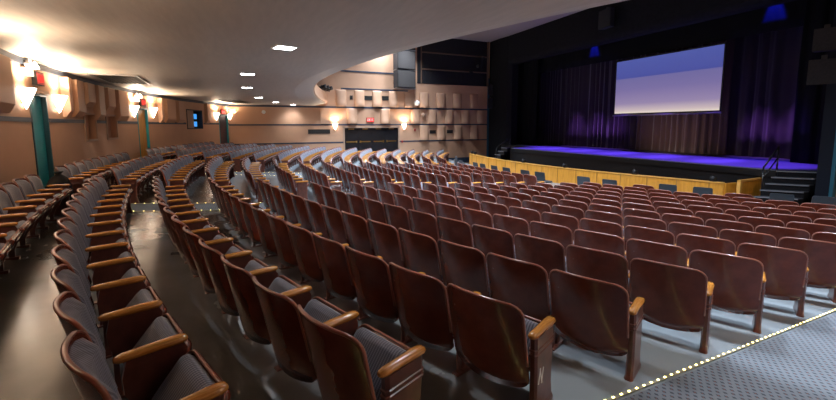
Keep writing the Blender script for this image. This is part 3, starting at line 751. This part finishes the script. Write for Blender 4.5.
# ------------------------------------------------------------------ hall ceiling, near side walls, pit floor
mb = MB(); mb.box((XF-.3,-2,HALL),(2,18.4,HALL+.2)); struct('ceiling_hall', mb, M['hall_ceiling'])
mb = MB(); mb.box((1.25,-5.5,-.3),(1.45,9.5,HALL)); struct('wall_near', mb, M['peach'])
mb = MB(); mb.prism([(1.25,9.5),(1.45,9.5),(-5.08,16.1),(-5.19,16.0)], -.3, HALL); struct('wall_near_splay', mb, M['peach'])
mb = MB(); mb.box((-5.285,15.83,-.3),(-5.20,16.1,HALL)); struct('trim_7', mb, mat('teal_edge_paint', (.012,.11,.16), .5))
mb = MB(); mb.box((XF-.3,9.0,-3.2),(2,24,-3.0)); struct('floor_pit', mb, M['black'])

# ------------------------------------------------------------------ proscenium, stage
SZ = EYE-1.5; SY = 16.0
mb = MB(); k = 10
prof = [(18.2+.9*math.sin(PI/2*i/k)*0 + (1-math.cos(PI/2*i/k))*.0, 0) for i in range(2)]
pr = [(18.2,HALL),(18.2,7.55),(18.22,7.40),(18.28,7.26),(18.38,7.17),(18.5,7.15),(18.75,7.15),(18.75,HALL)]
mb.loft([[(XF+2.4,y,z) for y,z in pr], [(-4.2,y,z) for y,z in pr]], 0, False, True); struct('wall_proscenium_header', mb, M['prosc'])
mb = MB(); q = [(XF,18.2),(XF+.25,18.14),(XF+1.4,18.12),(XF+2.3,18.2),(XF+2.62,18.45),(XF+2.62,19.0),(XF,19.0)]
mb.prism(q, -.4, HALL, smooth=False); struct('wall_proscenium_column', mb, M['prosc'])
mb = MB(); mb.prism([(-5.60,15.85),(-5.29,15.85),(-5.4,19.4),(-5.62,19.4)], -.4, HALL); struct('wall_proscenium_side', mb, mat('slate_proscenium_paint', (.010,.013,.022), .8, spec=.2))
# stage deck
mb = MB(); mb.prism([(-20.7,SY),(-6.53,SY),(-5.68,16.72),(-5.68,18.2),(-20.7,18.2)], SZ-.25, SZ); mb.box((-24.6,18.2,SZ-.25),(-5.74,27,SZ)); struct('floor_stage', mb, M['stage_floor'])
mb = MB(); mb.box((-20.7,SY-.02,SZ-.03),(-6.66,SY,SZ+.003)); o_ = struct('trim_8', mb, M['step_edge'])
mb = MB(); mb.box((-20.6,SY+.06,-3.0),(-6.6,SY+.2,SZ-.25)); mb.box((-24.6,18.1,-3.0),(-20.6,18.2,SZ)); mb.box((-20.7,SY-.004,SZ-.25),(-6.66,SY,SZ-.03)); struct('wall_stage_front', mb, M['black'])
mb = MB(); mb.box((-30,26.9,SZ),(-3,27.1,HALL+2)); mb.box((-30.2,18.9,SZ-1.5),(-30,27,HALL+2)); mb.box((-3.2,19.4,SZ-1.5),(-3,27,HALL+2)); struct('wall_stage_back', mb, M['black'])
mb = MB(); mb.box((-30,18.4,HALL+1.9),(-3,27.1,HALL+2.1)); struct('ceiling_stage', mb, M['black'])

def drape(name, x0, x1, y, z0, z1, m_, amp, wl, label, cat='curtain', group=None, seed=1, flare=.0, taper=1.0):
    r = random.Random(seed); mb = MB(); n_ = int((x1-x0)/(wl/10)); ph = 0; xs_, prof_ = [], []
    xx = x0; off = []
    for i in range(n_+1):
        f = i/n_; xs_.append(x0+(x1-x0)*f)
    phs = [0.0]
    for i in range(n_): phs.append(phs[-1] + 2*PI/10*(1+.45*math.sin(i*.13+seed)+.3*math.sin(i*.047+2*seed)))
    rows_ = []
    for z, g in ((z0,1.15),(z0+(z1-z0)*.15,1.05),(z0+(z1-z0)*.4,.9),(z0+(z1-z0)*.7,.8),(z1,.7)):
        rows_.append([(xs_[i]+.02*math.sin(phs[i]*.37+z), y+amp*g*(math.sin(phs[i])*.8+.3*math.sin(phs[i]*2.1+seed)), z) for i in range(n_+1)])
    mb.loft(rows_, 0, True, False, closed=False)
    o = obj(name, mb, m_); md = o.modifiers.new('thick', 'SOLIDIFY'); md.thickness = .012
    return tag(o, label, cat, group)
drape('stage_curtain', -24.4, -15.6, 21.55, SZ+.01, 9.6, M['drape_plum'], .10, .42, 'dark plum pleated stage curtain left of the projection screen', seed=3)
drape('stage_curtain', -11.0, -7.4, 21.6, SZ+.01, 9.6, M['drape_plum'], .10, .50, 'dark plum pleated stage curtain right of the projection screen', seed=5)
drape('stage_curtain', -15.65, -10.9, 21.35, SZ+.01, 9.6, M['drape_brown'], .10, .46, 'brown pleated stage curtain behind and under the projection screen', seed=9)
drape('stage_curtain', -7.75, -5.85, 19.6, SZ+.01, 9.6, M['black_soft'], .07, .4, 'black leg curtain at the right side of the stage', seed=11)
drape('stage_curtain', -25.2, -22.4, 19.6, SZ+.01, 9.6, M['black_soft'], .07, .4, 'black leg curtain at the left side of the stage', seed=13)
drape('stage_border_curtain', -25, -6.2, 20.0, 6.42, 9.8, M['black_soft'], .03, .9, 'black border curtain across the top of the stage', seed=15)
# projection screen
SX0, SX1, SYY, S0, S1 = -16.03, -10.43, 19.8, EYE+.60, EYE+3.64
root = thing('hanging_projection_screen', 'large projection screen glowing blue over a pale dusk gradient', 'projection screen', (SX0, SYY, S0))
c = MB(); w, h = SX1-SX0, S1-S0; c.box((.06,-.005,.06),(w-.06,.0,h-.03)); obj('picture_surface', c, M['picture'], root)
c = MB()
c.box((0,.0,0),(w,.05,.07)); c.box((0,0,0),(.05,.05,h)); c.box((w-.05,0,0),(w,.05,h)); c.box((0,.0,h-.03),(w,.05,h+.05)); c.box((.05,.01,.05),(w-.05,.04,h-.02)); obj('screen_frame', c, M['black'], root)
c = MB(); c.tube([(-.04,.0,-.05),(w+.04,.0,-.05)], .045, 0, 10); obj('bottom_bar', c, mat('screen_bar_grey', (.25,.23,.23), .5), root)

# steps at the right of the stage
def steps(name, x0, x1, yb, n_, z0, label, m_=M['prosc'], depth=.30):
    root = thing(name, label, 'steps', (x0, yb, z0)); hgt = (SZ-z0)/n_; c, e_ = MB(), MB()
    for i in range(n_):
        c.box((0,i*depth,0),(x1-x0,n_*depth,(i+1)*hgt-.03)); e_.box((-.02,i*depth-.03,(i+1)*hgt-.03),(x1-x0+.02,(i+1)*depth,(i+1)*hgt))
    obj('risers', c, m_, root); obj('treads', e_, M['black'], root)
    nz_ = MB()
    for i in range(n_): nz_.box((-.02,i*depth-.05,(i+1)*hgt-.035),(x1-x0+.02,i*depth-.03,(i+1)*hgt+.002))
    obj('nosing', nz_, M['step_edge'], root); return root
root = thing('stage_steps', 'dark stage steps with grey edges at the right of the stage', 'steps', (-6.5, 14.26, -.03)); N_, hg, XR, SK = 6, (SZ+.03)/6, .78, .66
c, e_, nz_ = MB(), MB(), MB()
for i in range(N_):
    y = .30*i; yb = 1.72
    c.prism([(0,y),(XR,y+SK),(XR,yb+SK),(0,yb)], 0, (i+1)*hg-.03)
    e_.prism([(-.02,y-.02),(XR,y+SK-.02),(XR,y+SK+.28),(-.02,y+.28)], (i+1)*hg-.03, (i+1)*hg)
    nz_.prism([(-.02,y-.045),(XR,y+SK-.045),(XR,y+SK-.02),(-.02,y-.02)], (i+1)*hg-.034, (i+1)*hg+.002)
obj('risers', c, M['prosc'], root); obj('treads', e_, mat('tread_slate', (.022,.026,.034), .6), root); obj('nosing', nz_, M['step_edge'], root)
root = thing('hand_rail', 'black metal handrail beside the right stage steps', 'handrail', (-6.62, 15.15, 0))
c = MB(); c.tube([(0,0,1.22),(0,.82,1.87)], .025); c.tube([(0,0,.86),(0,.82,1.50)], .02); obj('rail', c, M['black_gloss'], root)
for y, z1 in ((0,1.22),(.82,1.87)):
    c = MB(); c.tube([(0,y,-.05),(0,y,z1)], .022); obj('post', c, M['black_gloss'], root)
steps('stage_steps', -21.35, -20.76, 14.72, 5, .0, 'dark stage steps at the far left end of the stage', M['black'], .26)
root = thing('hand_rail', 'black metal handrail beside the far left stage steps', 'handrail', (-20.705, 14.85, 0))
c = MB(); c.tube([(0,.0,1.12),(0,1.1,1.80)], .025); obj('rail', c, M['black_gloss'], root)
for y, z0, z1 in ((.0,-.05,1.12),(1.1,-.05,1.80)):
    c = MB(); c.tube([(0,y,z0),(0,y,z1)], .022); obj('post', c, M['black_gloss'], root)

# orchestra pit rail of oak panels
line_ = [(-21.75,13.5),(-20.2,13.08),(-18.7,12.77),(-17.2,12.58),(-15.6,12.48),(-14.2,12.49),(-12.9,12.58),(-11.6,12.76),(-10.3,13.03),(-9.1,13.36),(-8.0,13.68),(-7.07,13.93)]
root = thing('pit_rail', 'long golden oak panelled rail in front of the orchestra pit', 'rail', (0,0,0))
def path_prism(mb, pts, t, z0, z1, mi=0):
    q = []
    for i, p in enumerate(pts):
        a = Vector(pts[max(0,i-1)]); b_ = Vector(pts[min(len(pts)-1,i+1)]); d = (b_-a).normalized(); nn = Vector((-d.y,d.x))
        p = Vector(p); q.append([(*(p-nn*t/2),z0),(*(p+nn*t/2),z0),(*(p+nn*t/2),z1),(*(p-nn*t/2),z1)])
    mb.loft(q, mi, False, True)
RZ0, RZ1 = -.06, EYE-1.85
mb = MB(); path_prism(mb, line_, .10, RZ0-.1, RZ1-.03); obj('rail_body', mb, M['oak'], root)
mb = MB(); path_prism(mb, line_, .16, RZ1-.03, RZ1); obj('cap', mb, M['oak_cap'], root)
# panel joints as raised battens
def along(pts, s):
    for a, b_ in zip(pts, pts[1:]):
        a, b_ = Vector(a), Vector(b_); L = (b_-a).length
        if s <= L: return a+(b_-a)*s/L, (b_-a).normalized()
        s -= L
    return Vector(pts[-1]), (b_-a).normalized()
LT = sum((Vector(b_)-Vector(a)).length for a, b_ in zip(line_, line_[1:]))
s = .62
while s < LT-.2:
    p, d = along(line_, s); an = math.atan2(d.y, d.x)
    mb = MB(); mb.box((-.012,-.064,RZ0),(.012,-.05,RZ1-.03)); o_ = obj('batten', mb, mat('oak_joint', (.30,.14,.02), .4) if 'oak_joint' not in bpy.data.materials else bpy.data.materials['oak_joint'], root, (p.x,p.y,0), an); s += .93
# end return and the separate angled gate panel
mb = MB(); path_prism(mb, [(-7.07,13.93),(-7.0,14.5)], .10, RZ0, RZ1-.03); obj('end_return', mb, M['oak'], root)
root = thing('pit_gate', 'short golden oak gate panel standing beside the right stage steps', 'gate', (-6.8, 14.22, 0), R_(92))
mb = MB(); mb.box((0,-.03,-.06),(1.36,.03,RZ1+.06)); obj('gate_panel', mb, M['oak'], root)
mb = MB(); mb.box((-.03,-.05,-.06),(.05,.05,RZ1+.08)); mb.box((1.31,-.05,-.06),(1.39,.05,RZ1+.08)); mb.box((-.03,-.05,RZ1+.04),(1.39,.05,RZ1+.09)); mb.box((.05,-.04,-.06),(.10,.04,RZ1+.05)); mb.box((.05,-.045,.0),(1.31,.045,.10)); obj('gate_frame', mb, M['oak_cap'], root)
# little black fittings standing on the rail
for px_, lab in ((-21.3,'first from the side wall'),(-20.7,'second from the side wall'),(-15.1,'left of the middle'),(-12.55,'under the screen\'s left part'),(-9.65,'under the screen\'s right part'),(-7.35,'at its right end')):
    p, d = along(line_, 0); y = 13.86
    for a, b_ in zip(line_, line_[1:]):
        if a[0] <= px_ <= b_[0]: y = a[1]+(b_[1]-a[1])*(px_-a[0])/(b_[0]-a[0])
    root = thing('foot_light', f'small black light fitting on top of the oak rail, {lab}', 'light fitting', (px_, y, RZ1), R_(rnd.uniform(-20,20)), 'light fittings on the rail')
    c = MB(); c.box((-.07,-.06,0),(.07,.06,.02)); obj('base', c, M['black'], root)
    c = MB(); c.lathe([(0,-.09),(.06,-.09),(.075,.06),(.06,.09),(0,.07)], 12, 0, Matrix.Translation((0,0,.11)) @ Matrix.Rotation(R_(80), 4, 'X')); obj('lamp_body', c, M['black'], root)

# dark loose chairs along the front
CH = [(-18.5,10.85),(-16.75,9.8),(-16.0,9.66),(-15.0,9.85),(-14.3,9.78),(-13.46,9.8),(-12.63,9.8),(-11.62,9.9),(-10.93,10.0),(-9.36,10.45),(-8.5,10.62),(-7.16,11.35),(-6.42,11.68),(-5.0,12.35),(-4.4,12.85)]
def make_chair(loc, rz, label):
    root = thing('stacking_chair', label, 'chair', loc, rz, 'dark chairs along the front row')
    c = MB(); rings = []
    for z, y, w in ((.50,-.20,.20),(.53,-.205,.222),(.66,-.225,.225),(.79,-.25,.222),(.82,-.256,.20)):
        rings.append([(-w,y-.015,z),(w,y-.015,z),(w,y+.02,z),(-w,y+.02,z)])
    c.loft(rings, 0, False, True); obj('backrest', c, M['chair_dark'], root)
    c = MB(); c.prism(outline_xy(.22,.44), .42, .47, T=Matrix.Translation((0,-.2,0))); obj('seat', c, M['chair_dark'], root)
    for sx_ in (-1,1):
        c = MB(); c.tube([(sx_*.21,.2,-.0),(sx_*.2,.17,.42)], .012, 0, 6); obj('leg', c, M['steel'], root)
        c = MB(); c.tube([(sx_*.21,-.22,.0),(sx_*.205,-.17,.42),(sx_*.205,-.235,.70)], .012, 0, 6); obj('leg', c, M['steel'], root)
def outline_xy(w, L, r=.05): return outline(w, L, r, r)
for k_, (x, y) in enumerate(CH):
    a = math.atan2(x-CX, CY-y)
    R = math.hypot(x-CX, y-CY)
    make_chair((x, y, fxy(x,y)+.004), a, f'dark slate loose chair along the oak rail, {ORD[len(CH)-k_] if len(CH)-k_ > 1 else "first"} from the stage steps')

# loudspeakers by the stage
def box_speaker(name, loc, rz, w, d, h, label, group, grille=True, tilt=0):
    root = thing(name, label, 'loudspeaker', loc, rz, group)
    c = MB(); c.prism([(-w/2,0),(w/2,0),(w*.36,d),(-w*.36,d)][::1], 0, h); o_ = obj('cabinet', c, M['charcoal'], root)
    root.rotation_euler = (tilt, 0, rz)
    if grille:
        c = MB(); c.box((-w/2+.03,-.012,.03),(w/2-.03,.0,h-.03)); obj('front_grille', c, M['charcoal'], root)
    c = MB(); c.box((-.06,d*.4,h),(.06,d*.55,h+.12)); obj('bracket', c, M['black'], root)
box_speaker('hanging_loudspeaker', (-5.55,15.42,EYE+2.13), R_(25), .56, .28, .64, 'dark loudspeaker hung at the right picture edge, upper of the pair', 'hung speakers right of the stage')
box_speaker('hanging_loudspeaker', (-5.53,15.38,EYE+1.16), R_(25), .66, .30, .72, 'dark loudspeaker hung at the right picture edge, lower of the pair', 'hung speakers right of the stage', tilt=R_(4))
box_speaker('hanging_loudspeaker', (-15.25,17.75,EYE+5.2), R_(-12), .95, .35, .95, 'dark loudspeaker on the black beam above the stage', 'speaker on the beam')
box_speaker('hanging_loudspeaker', (-25.95,17.78,EYE+2.42), R_(-25), .5, .3, .80, 'small black loudspeaker on the proscenium column, upper of two', 'column speakers')
box_speaker('hanging_loudspeaker', (-25.95,17.78,EYE+1.35), R_(-25), .5, .3, .80, 'small black loudspeaker on the proscenium column, lower of two', 'column speakers')
# black bag in the aisle by the teal door
mb = MB(); rings = []
for z, r, ox in ((0,.15,0),(.05,.2,0),(.25,.22,.01),(.45,.2,.0),(.58,.14,-.03),(.64,.07,-.05),(.67,.04,-.03),(.72,.07,-.06)):
    rings.append([(ox+r*(1+.12*math.sin(3*t+z*9))*math.cos(t)*1.15, r*(1+.10*math.sin(4*t+z*7))*math.sin(t), z) for t in (2*PI*i/16 for i in range(16))])
mb.loft(rings, 0, True, True)
a = ang_at_x(29.9, -9.9)
tag(obj('black_bag', mb, mat('black_plastic', (.006,.006,.007), .8, spec=.2), None, pol(30.0, ang_at_x(30.0,-9.55), fz(30.0)+.026)), 'bulging black bag standing in the aisle by the teal door', 'bag')

# ------------------------------------------------------------------ light
def area(name, loc, rot, size, energy, color=(1,1,1), spread=None):
    ld = bpy.data.lights.new(name, 'AREA'); ld.shape = 'DISK'; ld.size = size; ld.energy = energy; ld.color = color
    if spread: ld.spread = R_(spread)
    o = bpy.data.objects.new(name, ld); COL.objects.link(o); o.location = loc; o.rotation_euler = rot; return o
def spot(name, loc, target, energy, color, angle, blend=.5, size=.1):
    ld = bpy.data.lights.new(name, 'SPOT'); ld.energy = energy; ld.color = color; ld.spot_size = R_(angle); ld.spot_blend = blend; ld.shadow_soft_size = size
    o = bpy.data.objects.new(name, ld); COL.objects.link(o); o.location = loc
    o.rotation_euler = (Vector(target)-Vector(loc)).to_track_quat('-Z','Y').to_euler(); return o
# hall downlights in the main ceiling, in front of the balcony
for R, e_ in ((19.4, 215), (21.8, 225)):
    for a in (-36,-28,-20,-12,-4,4,12,20,28):
        p = pol(R, dg(a))
        if p.x > XF+.6: area('hall_downlight', (p.x, p.y, HALL-.03), (0,0,0), .4, e_, (.74,.86,1.0), 104)
# stage wash
for x in (-20.2,-17.8,-15.4,-13,-10.6,-8.2):
    spot('stage_wash', (x,19.1,7.5), (x,18.0,SZ), 9000, (.15,.06,1.0), 40, .6, .1)
for x in (-20.3,-18.6,-17.1,-9.7,-8.5):
    spot('curtain_wash', (x,18.95,7.6), (x,21.4,1.4), 2200, (.42,.15,1.0), 23, 1.0, .06)
spot('curtain_wash', (-13.2,19.0,1.6), (-13.2,21.4,2.2), 90, (1.0,.72,.62), 120, .8, .2)
for x in (-17.8,-8.85):
    spot('border_light', (x,19.55,8.9), (x,19.97,6.4), 3200, (.012,.02,1.0), 25, .5, .04)

w = bpy.data.worlds.new('world'); SC.world = w; w.use_nodes = True
w.node_tree.nodes['Background'].inputs[0].default_value = (.5,.5,.55,1); w.node_tree.nodes['Background'].inputs[1].default_value = .02
SC.view_settings.view_transform = 'Standard'; SC.view_settings.look = 'None'; SC.view_settings.gamma = 1; SC.view_settings.use_curve_mapping = False
SC.view_settings.exposure = 0.22
cy = SC.cycles
cy.use_denoising = True; cy.max_bounces = 8; cy.diffuse_bounces = 5; cy.glossy_bounces = 4; cy.sample_clamp_indirect = 6
